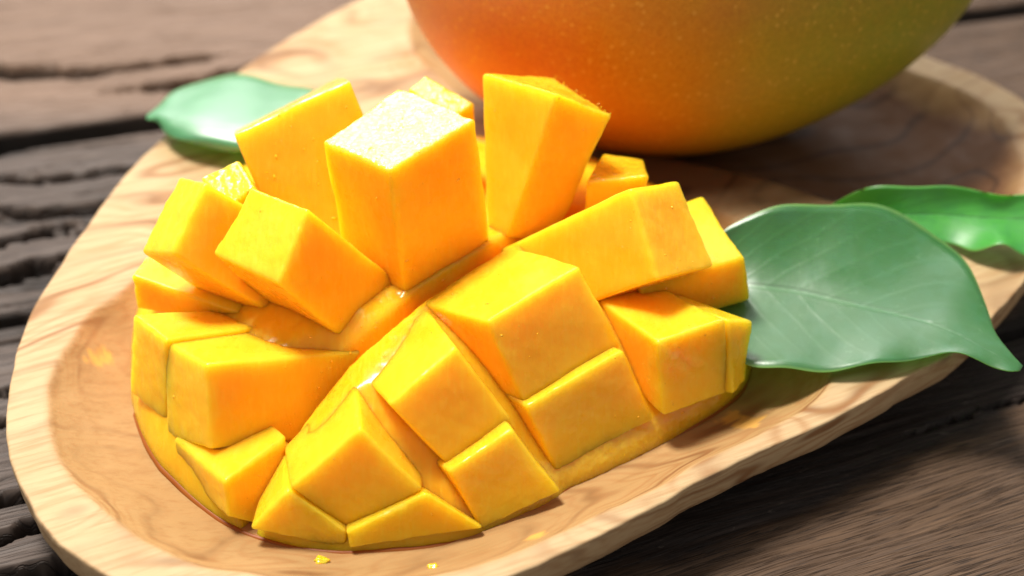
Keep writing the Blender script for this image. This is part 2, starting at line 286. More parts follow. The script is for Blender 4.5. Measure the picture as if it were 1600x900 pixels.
cream = m.mix(m.noise(m.mapping(rot, (18, 45, 60)), 1.0, 4, .6), (.37, .245, .125), (.53, .39, .225))
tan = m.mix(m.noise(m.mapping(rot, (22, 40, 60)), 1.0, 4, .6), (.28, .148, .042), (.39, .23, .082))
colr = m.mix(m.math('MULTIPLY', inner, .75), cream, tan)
colr = m.mix(m.math('MULTIPLY', ring, m.math('MULTIPLY_ADD', patch, .70, .14)), colr, (.15, .06, .02))
colr = m.mix(m.math('MULTIPLY', fine, m.math('MULTIPLY_ADD', patch, .38, .08)), colr, (.28, .12, .04))
colr = m.mix(m.ramp(fib, [(.48, 0.0), (.68, .45)]), colr, (.28, .14, .05))
heart_shade = m.mix(m.math('MULTIPLY', ring, .7), m.mix(m.noise(m.mapping(rot, (22, 60, 60)), 1.0, 5, .65), (.085, .034, .012), (.16, .072, .027)), (.04, .016, .006))  # brown heartwood, darkened further for the whole mango's shadow
colr = m.mix(m.attr('heart_shade'), colr, heart_shade)
colr = m.mix(m.attr('knot'), colr, (.36, .16, .05))
colr = m.mix(m.attr('juice'), colr, (.80, .42, .07))
colr = m.mix(m.attr('bark'), colr, (.20, .115, .065))
b = m.bump(fib, .22, .0004); b = m.bump(m.noise(rot, 260, 4, .6), .2, .0006, b)
MAT_OLIVE = m.set(Base_Color=colr, Roughness=m.ramp(m.noise(rot, 120, 3), [(.3, .52), (.7, .72)]), Specular_IOR_Level=.24, Normal=b, IOR=1.42)

# weathered dark planks
def plank_material():
    m = M('weathered_wood'); 
    uvn = m.n('ShaderNodeUVMap'); uvn.uv_map = 'UVMap'; c = uvn.outputs[0]
    warp = m.n('ShaderNodeTexNoise'); warp.inputs['Scale'].default_value = 1.0; m.l(m.mapping(c, (.12, .5, 1)), warp.inputs['Vector'])
    cc = m.n('ShaderNodeVectorMath'); cc.operation = 'MULTIPLY_ADD'; m.l(warp.outputs['Color'], cc.inputs[0]); cc.inputs[1].default_value = (0, .8, 0); m.l(c, cc.inputs[2])
    c = cc.outputs[0]
    f1 = m.noise(m.mapping(c, (.35, 5, 1)), 1.0, 5, .65); f2 = m.noise(m.mapping(c, (.4, 15, 1)), 1.0, 4, .7); f3 = m.noise(m.mapping(c, (.55, 34, 1)), 1.0, 3, .7)
    col = m.mix(f1, (.048, .026, .014), (.125, .073, .041))
    col = m.mix(m.ramp(f2, [(.42, .0), (.66, .6)]), col, (.045, .028, .02))
    col = m.mix(m.ramp(f3, [(.50, .0), (.66, .3)]), col, (.17, .105, .065))
    ln = m.noise(m.mapping(c, (.16, 7, 1)), 1.0, 3, .6)
    thin = m.ramp(m.math('ABSOLUTE', m.math('SUBTRACT', ln, .5)), [(.0, 1.0), (.016, 0.0)])
    ln2 = m.noise(m.mapping(c, (.20, 13, 1)), 1.0, 2, .5)
    thin2 = m.ramp(m.math('ABSOLUTE', m.math('SUBTRACT', ln2, .52)), [(.0, .8), (.022, 0.0)])
    thin = m.math('MAXIMUM', thin, thin2)
    col = m.mix(m.math('MULTIPLY', thin, .7), col, (.02, .012, .008))
    pores = m.noise(m.mapping(c, (1.2, 30, 1)), 1.0, 2, .5)
    col = m.mix(m.ramp(pores, [(.60, .0), (.66, .9)]), col, (.022, .014, .010))
    col = m.mix(m.math('MULTIPLY', m.attr('grey'), .6), col, m.mix(f2, (.13, .108, .10), (.04, .033, .031)))
    col = m.mix(m.attr('pale'), col, m.mix(f2, (.24, .155, .105), (.13, .075, .048)))
    dark_band = m.attr('dark_band')
    col = m.mix(m.math('MULTIPLY', dark_band, .93), col, m.mix(m.ramp(f2, [(.45, 0.0), (.75, 1.0)]), (.012, .0085, .008), (.060, .042, .034)))
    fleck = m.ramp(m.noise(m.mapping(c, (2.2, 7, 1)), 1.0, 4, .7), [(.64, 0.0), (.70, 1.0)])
    col = m.mix(m.math('MULTIPLY', m.math('MULTIPLY', dark_band, fleck), .5), col, (.17, .14, .12))
    col = m.mix(m.attr('crack'), col, (.012, .008, .006))
    b = m.bump(m.math('MULTIPLY', thin, -1.0), .6, .0006); b = m.bump(f2, .25, .0006, b); b = m.bump(f3, .3, .0003, b)
    return m.set(Base_Color=col, Roughness=m.ramp(f1, [(.3, .5), (.7, .68)]), Normal=b, Specular_IOR_Level=.27)
MAT_PLANK = plank_material()

def leaf_material(name, a, b_, sheen, coat=1.0, cior=1.95):
    m = M(name); uvn = m.n('ShaderNodeUVMap'); uvn.uv_map = 'UVMap'; c = m.coord()
    su = m.n('ShaderNodeSeparateXYZ'); m.l(uvn.outputs[0], su.inputs[0])
    n = m.noise(c, 70, 4, .6)
    col = m.mix(n, a, b_)
    d = m.math('ABSOLUTE', m.math('SUBTRACT', su.outputs[1], .5))
    mid = m.ramp(d, [(.006, 1.0), (.022, 0.0)])
    # side veins leaving the midrib at an angle
    ph = m.math('SUBTRACT', m.math('MULTIPLY', su.outputs[0], 62), m.math('MULTIPLY', d, 38))
    vein = m.math('POWER', m.math('MULTIPLY_ADD', m.math('SINE', m.math('ADD', ph, m.math('MULTIPLY', m.noise(c, 40, 2), 5))), .5, .5), 10.0)
    edge = m.ramp(d, [(.482, 0.0), (.495, 1.0)])
    col = m.mix(m.math('MULTIPLY', vein, .10), col, (.10, .28, .10))
    col = m.mix(m.math('MULTIPLY', mid, .4), col, (.10, .30, .12))
    col = m.mix(m.math('MULTIPLY', edge, .5), col, (.35, .60, .15))
    spec = m.noise(c, 900, 2, .5)
    col = m.mix(m.ramp(spec, [(.66, 0.0), (.74, .25)]), col, (.2, .4, .2))
    col = m.mix(m.ramp(m.noise(c, 240, 5, .7), [(.45, 0.0), (.75, .5)]), col, (.03, .2, .09))
    bb = m.bump(m.math('MULTIPLY', mid, -1.0), .5, .0008); bb = m.bump(vein, .11, .0005, bb); bb = m.bump(m.noise(c, 420, 4, .6), .22, .0005, bb); bb = m.bump(m.noise(c, 90, 3), .35, .0012, bb)
    m.set(Base_Color=col, Roughness=sheen, Normal=bb, IOR=1.5, Coat_Weight=coat, Coat_Roughness=m.ramp(m.noise(c, 130, 4, .6), [(.3, .30), (.7, .48)]), Coat_IOR=cior)
    tr = m.n('ShaderNodeBsdfTranslucent'); tr.inputs[0].default_value = (.36, .85, .08, 1)
    mx = m.n('ShaderNodeMixShader'); mx.inputs[0].default_value = .36
    out = m.t.nodes['Material Output']
    m.l(m.b.outputs[0], mx.inputs[1]); m.l(tr.outputs[0], mx.inputs[2]); m.l(mx.outputs[0], out.inputs[0])
    return m.m
MAT_LEAF_DARK = leaf_material('leaf_dark_green', (.014, .12, .022), (.024, .17, .032), .40)
MAT_LEAF_BRIGHT = leaf_material('leaf_bright_green', (.05, .32, .04), (.085, .42, .07), .50, .35)
MAT_LEAF_MINT = leaf_material('leaf_mint_green', (.04, .26, .10), (.06, .32, .13), .45, 1.0, 2.5)

# ------------------------------------------------------------------ the wooden table: planks side by side
tab = empty('wooden_table', (0, 0, -2.0)); tag(tab, 'dark weathered plank table under the wooden dish, deeply cracked', None, None, 'structure')
VPX, VPY = 130.4, 43.95          # the boards fan very slightly
def board_to_world(rad, ang): return VPX - rad * np.cos(ang), VPY - rad * np.sin(ang)
crack_lines = []
for c_ in CRACKS:
    a = np.array(c_); crack_lines.append(a)
dark_band_poly = np.array(DARK_BAND[0])
bounds = [3.2, 6.9, 10.2, 13.46, 16.25, 19.2, 22.4, 26.0]
for k in range(len(bounds) - 1):
    a0, a1 = R(bounds[k]), R(bounds[k + 1])
    gap = 0.30 / 140
    lo_ = a0 + (.62 / 140 if abs(bounds[k] - 13.46) < .1 else .15 / 140)
    visible_w = (a1 - a0) * 140
    nr, nt = 860, int(visible_w / .05)
    rad = np.linspace(106, 153, nr); ang = np.linspace(lo_, a1 - gap / 2, nt)
    RR, AA = np.meshgrid(rad, ang, indexing='ij')
    # slightly wavy board edges
    wob = fbm2(RR * .25, RR * 0 + k * 9, 3) * .0011
    edge_w = np.minimum((AA - lo_), (a1 - gap / 2 - AA)) * 140
    AA2 = AA + wob * np.clip(1 - edge_w / .8, 0, 1)
    X, Y = board_to_world(RR, AA2)
    s_ = RR; t_ = AA * 140
    t2 = t_ + .55 * fbm2(s_ * .16, t_ * .35, 11 + k) 
    Z = .05 * fbm2(s_ * .12, t2 * 1.2, 5) + .035 * fbm2(s_ * .5, t2 * 6.5, 7)
    # rougher on the left and in the near boards, smoother at the back
    rough_zone = np.clip((-X - 4.5) / 5, 0, 1) * np.clip((11 - Y) / 4, 0, 1)
    st = fbm2(s_ * .11, t2 * 2.4, 21, 3)
    streak = np.clip((st - .22) / .05, 0, 1) * rough_zone
    st2 = fbm2(s_ * .2, t2 * 4.2, 27, 3)
    streak2 = np.clip((st2 - .20) / .06, 0, 1) * (.25 + .75 * rough_zone)
    crack = np.zeros(X.size); P2 = np.stack([X.ravel(), Y.ravel()], 1)
    P2n = P2 + np.stack([0 * P2[:, 0], .12 * fbm2(P2[:, 0] * 1.1, P2[:, 1] * .8, 33) + -.07 * vnoise2(P2[:, 0] * 1.6, P2[:, 1] * 7, 35) + .02 * vnoise2(P2[:, 0] * 5, P2[:, 1] * 9, 36)], 1)
    for cl in crack_lines:
        m0 = (P2[:, 0] > cl[:, 0].min() - .6) & (P2[:, 0] < cl[:, 0].max() + .6) & (P2[:, 1] > cl[:, 1].min() - .6) & (P2[:, 1] < cl[:, 1].max() + .6)
        if not m0.any(): continue
        d, w = seg_dist(P2n[m0], cl[:-1, :2], cl[1:, :2])
        ww = np.interp(w, np.arange(len(cl)), cl[:, 2]) * 1.7
        q = P2[m0]; ww = ww * (1 + .5 * fbm2(q[:, 0] * 2, q[:, 1] * 2, 41))
        crack[m0] = np.maximum(crack[m0], np.clip((1.15 - d / np.maximum(ww, .01)) * 2.2, 0, 1))
    crack = crack.reshape(X.shape)
    Z = Z - .55 * crack ** .8 - .22 * streak - .08 * streak2
    ed = np.clip(1 - edge_w / .12, 0, 1); Z = Z - .10 * ed ** 2
    Z = Z - .12
    sd = sdist(P2 + np.stack([.5 * fbm2(P2[:, 0] * .7, P2[:, 1] * .7, 51), .4 * fbm2(P2[:, 0] * .6, P2[:, 1] * 1.5, 52)], 1), dark_band_poly).reshape(X.shape)
    dark_band = np.clip(.5 + sd / .30, 0, 1)  # boards darker in a band along the dish's near right edge
    pale = np.clip((Y - 9.0) / 2.5, 0, 1) * .85 * np.clip((5 - X) / 6, 0, 1)  # far left boards lighter: brighter sheen there painted into the wood colour
    grey = np.clip((-X - 3) / 5, 0, 1)
    V = np.stack([X, Y, Z], -1).reshape(-1, 3)
    idx = np.arange(nr * nt).reshape(nr, nt)
    F = np.stack([idx[:-1, :-1], idx[:-1, 1:], idx[1:, 1:], idx[1:, :-1]], -1).reshape(-1, 4)
    # sides and underside
    bl = len(V); per = np.r_[idx[:, 0], idx[-1, 1:], idx[-2::-1, -1], idx[0, -2:0:-1]]
    low_ = V[per].copy(); low_[:, 2] = -2.0
    V = np.vstack([V, low_]); n_ = len(per)
    sides = [(per[i], per[(i + 1) % n_], bl + (i + 1) % n_, bl + i) for i in range(n_)]
    F = F.tolist() + sides
    padz = np.zeros(n_)
    UV = np.vstack([np.stack([s_.ravel() + k * 31, t_.ravel() + k * 7], 1), np.stack([s_.ravel(), t_.ravel()], 1)[per]])
    at = {'crack': np.r_[np.clip(crack * 1.5 - .15 + streak * .8 + streak2 * .25 + ed * .9, 0, 1).ravel(), padz + 1.0], 'dark_band': np.r_[dark_band.ravel(), padz], 'pale': np.r_[pale.ravel(), padz], 'grey': np.r_[grey.ravel(), padz]}  # crack also darkens board edges and sides: gap shade put into the colour
    o = mesh_obj('plank', V, F, MAT_PLANK, tab, True, at, UV); fix_normals(o)

# ------------------------------------------------------------------ olive wood dish with two hollows
OUT = catmull(np.array(OUTLINE)[:, :2], 620)
ang_ = np.linspace(0, 2 * np.pi, 620, endpoint=False)
OUT = OUT + .05 * np.stack([fbm2(OUT[:, 0] * 1.3, OUT[:, 1] * 1.3, 61), fbm2(OUT[:, 0] * 1.3, OUT[:, 1] * 1.3, 62)], 1)
BW1 = catmull(np.array(BOWL1)[:, :2], 220); BW2 = catmull(np.array(BOWL2)[:, :2], 160)
cen = np.array([1.6, 2.2])
ZR = 1.7
def dish_height(P):
    d1 = sdist(P, BW1) + .10 * fbm2(P[:, 0] * .8, P[:, 1] * .8, 71); d2 = sdist(P, BW2) + .12 * fbm2(P[:, 0] * .7, P[:, 1] * .7, 72)
    t1 = np.clip(d1 / 2.3, 0, 1); t2 = np.clip(d2 / 2.6, 0, 1)
    s1 = 1 - (1 - t1) ** 2.1; s2 = 1 - (1 - t2) ** 2.2
    f1 = np.clip(d1 / .12, 0, 1); s1 = s1 * (f1 * .5 + .5)
    z = ZR - 1.05 * s1 - .85 * s2 + .045 * fbm2(P[:, 0] * .45, P[:, 1] * .45, 73) + .012 * fbm2(P[:, 0] * 2, P[:, 1] * 2, 74)
    return z, d1, d2
rings = np.r_[np.linspace(.004, .80, 120), np.linspace(.80, .985, 60)[1:], np.array([.989, .992, .9945, .9965, .998, .9992, 1.0])]
PT = cen + rings[:, None, None] * (OUT - cen)[None]
Pf = PT.reshape(-1, 2)
z, d1, d2 = dish_height(Pf)
do, _ = seg_dist(Pf, OUT, np.roll(OUT, -1, axis=0)); do[-620:] = 0
rr = .055; q = np.clip(rr - do, 0, rr); z = z - (rr - np.sqrt(np.maximum(rr * rr - q * q, 0)))
Vd = np.column_stack([Pf, z]); nring = len(rings)
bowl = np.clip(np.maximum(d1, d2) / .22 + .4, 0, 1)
kn = np.zeros(len(Pf))
for (kx, ky, kr, ks) in [(-2.5, 10.2, .55, .8), (-1.9, 9.2, .4, .6), (-8.3, .35, .28, .35), (-5.9, -1.7, .5, .25), (3.3, .3, .3, .3)]:
    dd = np.hypot(Pf[:, 0] - kx, (Pf[:, 1] - ky) * .8) + .25 * fbm2(Pf[:, 0] * 2.5, Pf[:, 1] * 2.5, 81)
    kn = np.maximum(kn, ks * np.clip(1.3 - dd / kr, 0, 1) * (.6 + .4 * np.sin(dd * 28)))
ju = np.zeros(len(Pf))
for (kx, ky, kr) in [(4.4, -1.55, .30), (4.15, -1.25, .2), (-8.0, .0, .22), (.4, -4.6, .18)]:
    dd = np.hypot(Pf[:, 0] - kx, Pf[:, 1] - ky) + .28 * fbm2(Pf[:, 0] * 4, Pf[:, 1] * 4, 85)
    ju = np.maximum(ju, .55 * np.clip((kr - dd) / .06, 0, 1))
he = np.clip((Pf[:, 1] - 4.0 + .9 * fbm2(Pf[:, 0] * .35, Pf[:, 1] * .9, 87)) / .9, 0, 1) * np.clip((Pf[:, 0] - 1.2 + 1.2 * fbm2(Pf[:, 0] * .6, Pf[:, 1] * .5, 88)) / 1.5, 0, 1)  # heartwood area, with the mango's shade painted into the far hollow
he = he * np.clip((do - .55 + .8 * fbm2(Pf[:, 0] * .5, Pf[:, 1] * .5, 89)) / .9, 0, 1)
rimz = Vd[-620:, 2].mean()
extra = []; eb = []
nrm = np.roll(OUT, -1, 0) - np.roll(OUT, 1, 0); nrm = np.stack([nrm[:, 1], -nrm[:, 0]], 1); nrm /= np.linalg.norm(nrm, axis=1)[:, None]
if ((OUT - cen) * nrm).sum() < 0: nrm = -nrm
wv = fbm2(OUT[:, 0] * .6, OUT[:, 1] * .6, 91)
for (inset, zz, bk) in [(.0, 1.50, .05), (.0, 1.30, .05), (.02, 1.12, .08), (.06, .98, .1), (.16, .90, .35), (.45, .72, .4), (.9, .50, .4), (1.5, .28, .4), (2.2, .12, .4), (2.8, -.06, .4), (3.2, -.07, .4)]:
    p = OUT - nrm * (inset * (1 + .0 * wv))[:, None] if not np.isscalar(inset) else OUT - nrm * inset
    zz_ = zz + .05 * wv * (1 if .8 < zz < 1.4 else .2)
    p = p + nrm * (.015 * fbm2(OUT[:, 0] * 3, OUT[:, 1] * 3 + zz * 4, 93))[:, None]
    extra.append(np.column_stack([p, np.full(620, 0.0) + zz_])); eb.append(np.full(620, bk))
base_c = np.array([[cen[0], cen[1], -.07]])
V = np.vstack([np.array([[cen[0], cen[1], dish_height(cen[None])[0][0]]]), Vd] + extra + [base_c])
nr_ = nring + len(extra); idx = 1 + np.arange(nr_ * 620).reshape(nr_, 620)
F = [(0, idx[0, i], idx[0, (i + 1) % 620]) for i in range(620)]
a = idx[:-1]; b_ = idx[1:]
F += np.stack([a, b_, np.roll(b_, -1, 1), np.roll(a, -1, 1)], -1).reshape(-1, 4).tolist()
last = len(V) - 1
F += [(idx[-1, (i + 1) % 620], idx[-1, i], last) for i in range(620)]
pad = np.concatenate(eb)
rimchip = np.zeros(nring * 620); rimchip[-620 * 3:] = np.tile(np.clip(fbm2(OUT[:, 0] * 1.7, OUT[:, 1] * 1.7, 95) * 3 - .5, 0, 1) * .7, 3)
at = {'bowl': np.r_[1, bowl, pad * 0, 0], 'knot': np.r_[0, kn, pad * 0, 0], 'juice': np.r_[0, ju, pad * 0, 0], 'heart_shade': np.r_[0, he, pad * 0, 0], 'bark': np.r_[0, rimchip, pad, .4]}
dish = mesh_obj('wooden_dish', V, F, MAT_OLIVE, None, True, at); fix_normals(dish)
tag(dish, 'pale olive wood dish with two hollows holding the mangoes and leaves', 'dish')
def dish_z(x, y): return float(dish_height(np.array([[x, y]], float))[0][0])

# ------------------------------------------------------------------ the scored mango half
half = empty('mango_half', (-1.3, 0, .9)); tag(half, 'scored mango half turned inside out, its orange flesh standing up in cubes', 'mango half')
BS = catmull(np.array(BASE)[:, :2], 360); bc = np.array([-1.2, .55])
CUTL = np.array(CUT)
def mound(P):
    d = sdist(P, BS)
    c = np.clip(d / 3.6, 0, 1)
    lip = np.clip((P[:, 0] - .3) / 1.0, 0, 1) * .2 + np.clip((-P[:, 0] - 3.6) / 1.2, 0, 1) * .62 * (1 - np.exp(-np.maximum(d, 0) / .30)) * np.exp(-(d / 1.1) ** 2)
    front = np.clip((-P[:, 1] - 1.8) / 1.0, 0, 1) * np.clip((.6 - P[:, 0]) / 1.0, 0, 1) * np.clip((P[:, 0] + 4.6) / .8, 0, 1)
    lip = lip + front * .0 * (1 - np.exp(-np.maximum(d, 0) / .28)) * np.exp(-(d / 1.5) ** 2)
    z = .80 + lip + 2.15 * (1 - (1 - c) ** 2.0) ** 1.1
    dc, w = seg_dist(P, CUTL[:-1, :2], CUTL[1:, :2])
    wz = np.interp(w, np.arange(len(CUTL)), CUTL[:, 2])
    k = np.clip(dc / .9, 0, 1); k = k * k * (3 - 2 * k)
    z = z * k + (1 - k) * (wz - .12)
    z = z - .55 * np.exp(-(dc / .11) ** 2)
    return z, d
rs = np.r_[np.linspace(.01, .93, 90), np.linspace(.93, 1.0, 12)[1:]]
PB = bc + rs[:, None, None] * (BS - bc)[None]; pf = PB.reshape(-1, 2); zb, db = mound(pf)
q = np.clip(.22 - db, 0, .22); q[-360:] = .22; zb = zb - .8 * (.22 - np.sqrt(np.maximum(.22 ** 2 - q * q, 0)))
zb = zb + .05 * fbm2(pf[:, 0] * 2.2, pf[:, 1] * 2.2, 101) + .02 * fbm2(pf[:, 0] * 8, pf[:, 1] * 8, 102)
stripm = np.clip((1.6 - zb) / .5, 0, 1) * np.clip((pf[:, 0] + .5) / 1.2, 0, 1)
zb = zb + stripm * (.05 * fbm2(pf[:, 0] * 7, pf[:, 1] * 7, 111) + .04 * fbm2(pf[:, 0] * 16, pf[:, 1] * 16, 112))
Vb = np.column_stack([pf, zb]); ex = []
nb = np.roll(BS, -1, 0) - np.roll(BS, 1, 0); nb = np.stack([nb[:, 1], -nb[:, 0]], 1); nb /= np.linalg.norm(nb, axis=1)[:, None]
if ((BS - bc) * nb).sum() < 0: nb = -nb
for ins, zz in [(-.02, .72), (.0, .62), (.25, .56), (1.0, .5)]:
    ex.append(np.column_stack([BS - nb * ins, np.full(360, zz)]))
V = np.vstack([[[bc[0], bc[1], mound(bc[None])[0][0]]], Vb] + ex + [[[bc[0], bc[1], .5]]])
nr_ = len(rs) + len(ex); idx = 1 + np.arange(nr_ * 360).reshape(nr_, 360)
F = [(0, idx[0, i], idx[0, (i + 1) % 360]) for i in range(360)]
F += np.stack([idx[:-1], idx[1:], np.roll(idx[1:], -1, 1), np.roll(idx[:-1], -1, 1)], -1).reshape(-1, 4).tolist()
F += [(idx[-1, (i + 1) % 360], idx[-1, i], len(V) - 1) for i in range(360)]
fb = mesh_obj('flesh_base', V, F, MAT_BASEFLESH, half, True, {'end': np.r_[0, stripm * .6, np.zeros(len(ex) * 360 + 1)]}); fix_normals(fb)
# the skin: a thin shell cupping the base
sk = []
for ins, zz in [(.05, .79), (-.012, .79), (-.05, .70), (.25, .50), (.9, .42), (1.8, .40)]:
    sk.append(np.column_stack([BS - nb * (ins + .015 * fbm2(BS[:, 0] * 3, BS[:, 1] * 3, 105))[:, None], np.full(360, zz) + .03 * fbm2(BS[:, 0] * 1.5, BS[:, 1] * 1.5, 106)]))
V = np.vstack(sk); idx = np.arange(len(sk) * 360).reshape(len(sk), 360)
F = np.stack([idx[:-1], idx[1:], np.roll(idx[1:], -1, 1), np.roll(idx[:-1], -1, 1)], -1).reshape(-1, 4).tolist()
mesh_obj('skin', V, F, MAT_SHELL, half)

# cubes
def cube_mesh(C8, seed, sink=.45, r_cm=.07, n=22):
    C8 = np.array(C8, float); O = C8[:4]; I = C8[4:]
    d = I - O; L = np.linalg.norm(d, axis=1)[:, None]; I = I + d / L * sink
    ea = (np.linalg.norm(O[1] - O[0]) + np.linalg.norm(O[2] - O[3])) / 2
    eb_ = (np.linalg.norm(O[3] - O[0]) + np.linalg.norm(O[2] - O[1])) / 2
    el = np.linalg.norm(O - I, axis=1).mean()
    H = np.array([ea, eb_, el]) / 2
    rr_ = min(r_cm, H.min() * .45)
    def stations(h):     # grid lines in -h..h, dense at the rounded ends
        e = rr_ * np.array([0, .18, .42, .7, 1.0])
        mid_ = np.linspace(-h + rr_, h - rr_, n)[1:-1]
        return np.r_[-h + e, mid_, h - e[::-1]]
    sx_, sy_, sz_ = [stations(h) for h in H]
    verts = {}; Vv = []; Ff = []
    def vid(p):
        k = (round(p[0], 5), round(p[1], 5), round(p[2], 5))
        if k not in verts: verts[k] = len(Vv); Vv.append(p)
        return verts[k]
    for ax, (A, B_, h) in enumerate([(sy_, sz_, H[0]), (sx_, sz_, H[1]), (sx_, sy_, H[2])]):
        for sg in (-1, 1):
            g_ = []
            for a_ in A:
                row = []
                for b2 in B_:
                    p = (sg * h, a_, b2) if ax == 0 else ((a_, sg * h, b2) if ax == 1 else (a_, b2, sg * h))
                    row.append(vid(p))
                g_.append(row)
            g_ = np.array(g_)
            Ff += np.stack([g_[:-1, :-1], g_[1:, :-1], g_[1:, 1:], g_[:-1, 1:]], -1).reshape(-1, 4).tolist()
    p = np.array(Vv)
    inn = np.clip(p, -H + rr_, H - rr_); dd = p - inn; l = np.linalg.norm(dd, axis=1)[:, None]
    p = inn + np.where(l > 1e-9, dd / np.maximum(l, 1e-9) * rr_, 0)
    u, v, w = ((p / H + 1) / 2).T        # w=1 at the outer end
    def bil(Q): return ((1 - u) * (1 - v))[:, None] * Q[0] + (u * (1 - v))[:, None] * Q[1] + (u * v)[:, None] * Q[2] + ((1 - u) * v)[:, None] * Q[3]
    W = (1 - w)[:, None] * bil(I) + w[:, None] * bil(O)
    ctr = W.mean(0); nrm_ = W - ctr; nrm_ /= np.linalg.norm(nrm_, axis=1)[:, None]
    rng = np.random.RandomState(seed)
    off = rng.rand(3) * 50
    amp = .075 * noise3(W + off, .75, seed) + .007 * noise3(W + off, 3.0, seed + 3)
    # knife drag: shallow ridges and a frayed outer rim
    amp = amp + .022 * np.clip((w - .93) / .07, 0, 1) * noise3(W + off, 9, seed + 13)
    edge = np.sort(np.abs(p) / H, axis=1)[:, 1]          # ragged along the knife edges
    amp = amp + .030 * np.clip((edge - .86) / .12, 0, 1) * noise3(W + off, 3.6, seed + 17)
    wetm = np.clip((w - .975) / .02, 0, 1) * WET[seed - 200]
    if seed == 221:                                       # the wettest cube: a crinkled film near its upper front edge
        film = np.clip((w - .80) / .15, 0, 1) * np.clip((.62 - v) / .2, 0, 1) * np.clip(.55 + noise3(W, 1.6, 5) * 1.3, 0, 1)
        amp = amp + film * (.10 * noise3(W, 3.8, 31) + .04 * noise3(W, 9, 32))
        wetm = np.maximum(wetm, film * .8)
    W = W + nrm_ * amp[:, None]
    return W, Ff, wetm
# how torn and wet the sliced end of each cube is
WET = [1, .12, .12, .8, .5, .6, .8, .25, .8, .05, .05, .05, .1, .2, .05, .2, .05, .2, .05, .15, .4, .15, .1]
SINK = {12: .12, 14: .12, 16: .05}       # the near row stops short of the central valley
for i, C8 in enumerate(CUBES):
    W, Ff, endm = cube_mesh(C8, 200 + i, SINK.get(i, .45))
    o = mesh_obj('flesh_cube', W, Ff, MAT_CUBE, half, True, {'end': endm}); fix_normals(o)

# juice beads and torn fibres on the flesh: countless, one part
from mathutils.bvhtree import BVHTree
rnd = random.Random(7)
allV = []; allF = []
for o in [c for c in half.children if c.name.startswith('flesh')]:
    o_v = [v.co + Vector(half.location) for v in o.data.vertices]; k0 = len(allV)
    allV += o_v; allF += [tuple(k0 + i for i in p.vertices) for p in o.data.polygons]
bvh = BVHTree.FromPolygons(allV, allF)
bead_bm = bmesh.new()
def bead(bm, loc, nrm, r, flat=.45, stretch=1.0):
    q = Vector(nrm).to_track_quat('Z', 'Y').to_matrix().to_4x4()
    spin = Matrix.Rotation(rnd.random() * 6.28, 4, 'Z')
    bmesh.ops.create_icosphere(bm, subdivisions=1, radius=1.0, matrix=Matrix.Translation(loc) @ q @ spin @ Matrix.Diagonal((r * stretch, r, r * flat, 1)))
camv = Vector(CAM_LOC) * S
tries = 0; made = 0
spots = [(-2.2, .9, 6.5, 1.0), (-.3, 3.2, 5.6, .9), (-3.6, 1.0, 5.2, .8), (-1.2, 0, 3.2, .8), (3.6, .2, 3.2, .9), (2.2, 2.0, 4.8, .8), (3.0, -1.6, 1.3, .9), (-4.5, 2.2, 5, .8), (-3.4, -1.7, 2.0, .6)]
while made < 300 and tries < 6000:
    tries += 1
    if rnd.random() < .8:
        s0 = rnd.choice(spots); tgt = Vector((s0[0] + rnd.gauss(0, s0[3]), s0[1] + rnd.gauss(0, s0[3]), s0[2] + rnd.gauss(0, .7))) * S
    else: tgt = Vector((rnd.uniform(-7, 4.5), rnd.uniform(-4, 3), rnd.uniform(1, 5))) * S
    h = bvh.ray_cast(camv, (tgt - camv).normalized())
    if h[0] is None: continue
    r = rnd.choice([.7, .9, 1.2, 1.6, 2.4]) * .0001
    bead(bead_bm, h[0] - Vector(half.location), h[1], r, rnd.uniform(.3, .6), rnd.choice([1, 1, 1.6, 2.6])); made += 1
def cluster(tx, ty, tz, sx_, sz_, cnt, rmin, rmax):
    for k in range(cnt):
        tgt = Vector((tx + rnd.gauss(0, sx_), ty + rnd.gauss(0, sx_ * .5), tz + rnd.gauss(0, sz_))) * S
        h = bvh.ray_cast(camv, (tgt - camv).normalized())
        if h[0] is None: continue
        bead(bead_bm, h[0] - Vector(half.location), h[1], rnd.uniform(rmin, rmax) * .0001, rnd.uniform(.25, .45), rnd.choice([1, 1.4, 2.4]))
for k in range(len(CUT) - 2):
    for q_ in np.linspace(0, 1, 6): 
        g_ = [CUT[k][a] * (1 - q_) + CUT[k + 1][a] * q_ for a in range(3)]
        cluster(g_[0], g_[1], g_[2], .10, .06, 2, .5, 1.4)
me = bpy.data.meshes.new('juice_beads'); bead_bm.to_mesh(me); bead_bm.free(); me.materials.append(MAT_JUICE)
me.polygons.foreach_set('use_smooth', [True] * len(me.polygons))
jb = bpy.data.objects.new('juice_beads', me); scene.collection.objects.link(jb); jb.parent = half; jb['kind'] = 'stuff'

# frayed pulp along chosen cube edges
fr = bmesh.new()
def fray(a, b, count, size):
    a = Vector(a) * S; b = Vector(b) * S
    for k in range(count):
        t = rnd.random(); p = a.lerp(b, t) + Vector((rnd.gauss(0, .0002), rnd.gauss(0, .0002), rnd.gauss(0, .0002)))
        d = Vector((rnd.gauss(0, 1), rnd.gauss(0, 1), rnd.gauss(.8, .8))).normalized()
        q = d.to_track_quat('Z', 'Y').to_matrix().to_4x4()
        r = size * rnd.uniform(.3, .9) * S
        bmesh.ops.create_icosphere(fr, subdivisions=1, radius=1.0, matrix=Matrix.Translation(p - Vector(half.location)) @ q @ Matrix.Diagonal((r * .35, r * .25, r, 1)))
B9 = CUBES[7]; B6 = CUBES[5]; B1 = CUBES[9]
fray(B9[3], B9[2], 20, .05); fray(B9[1], B9[2], 6, .03)
fray(B6[0], B6[1], 8, .03)
fray(B1[5], B1[4], 8, .05)
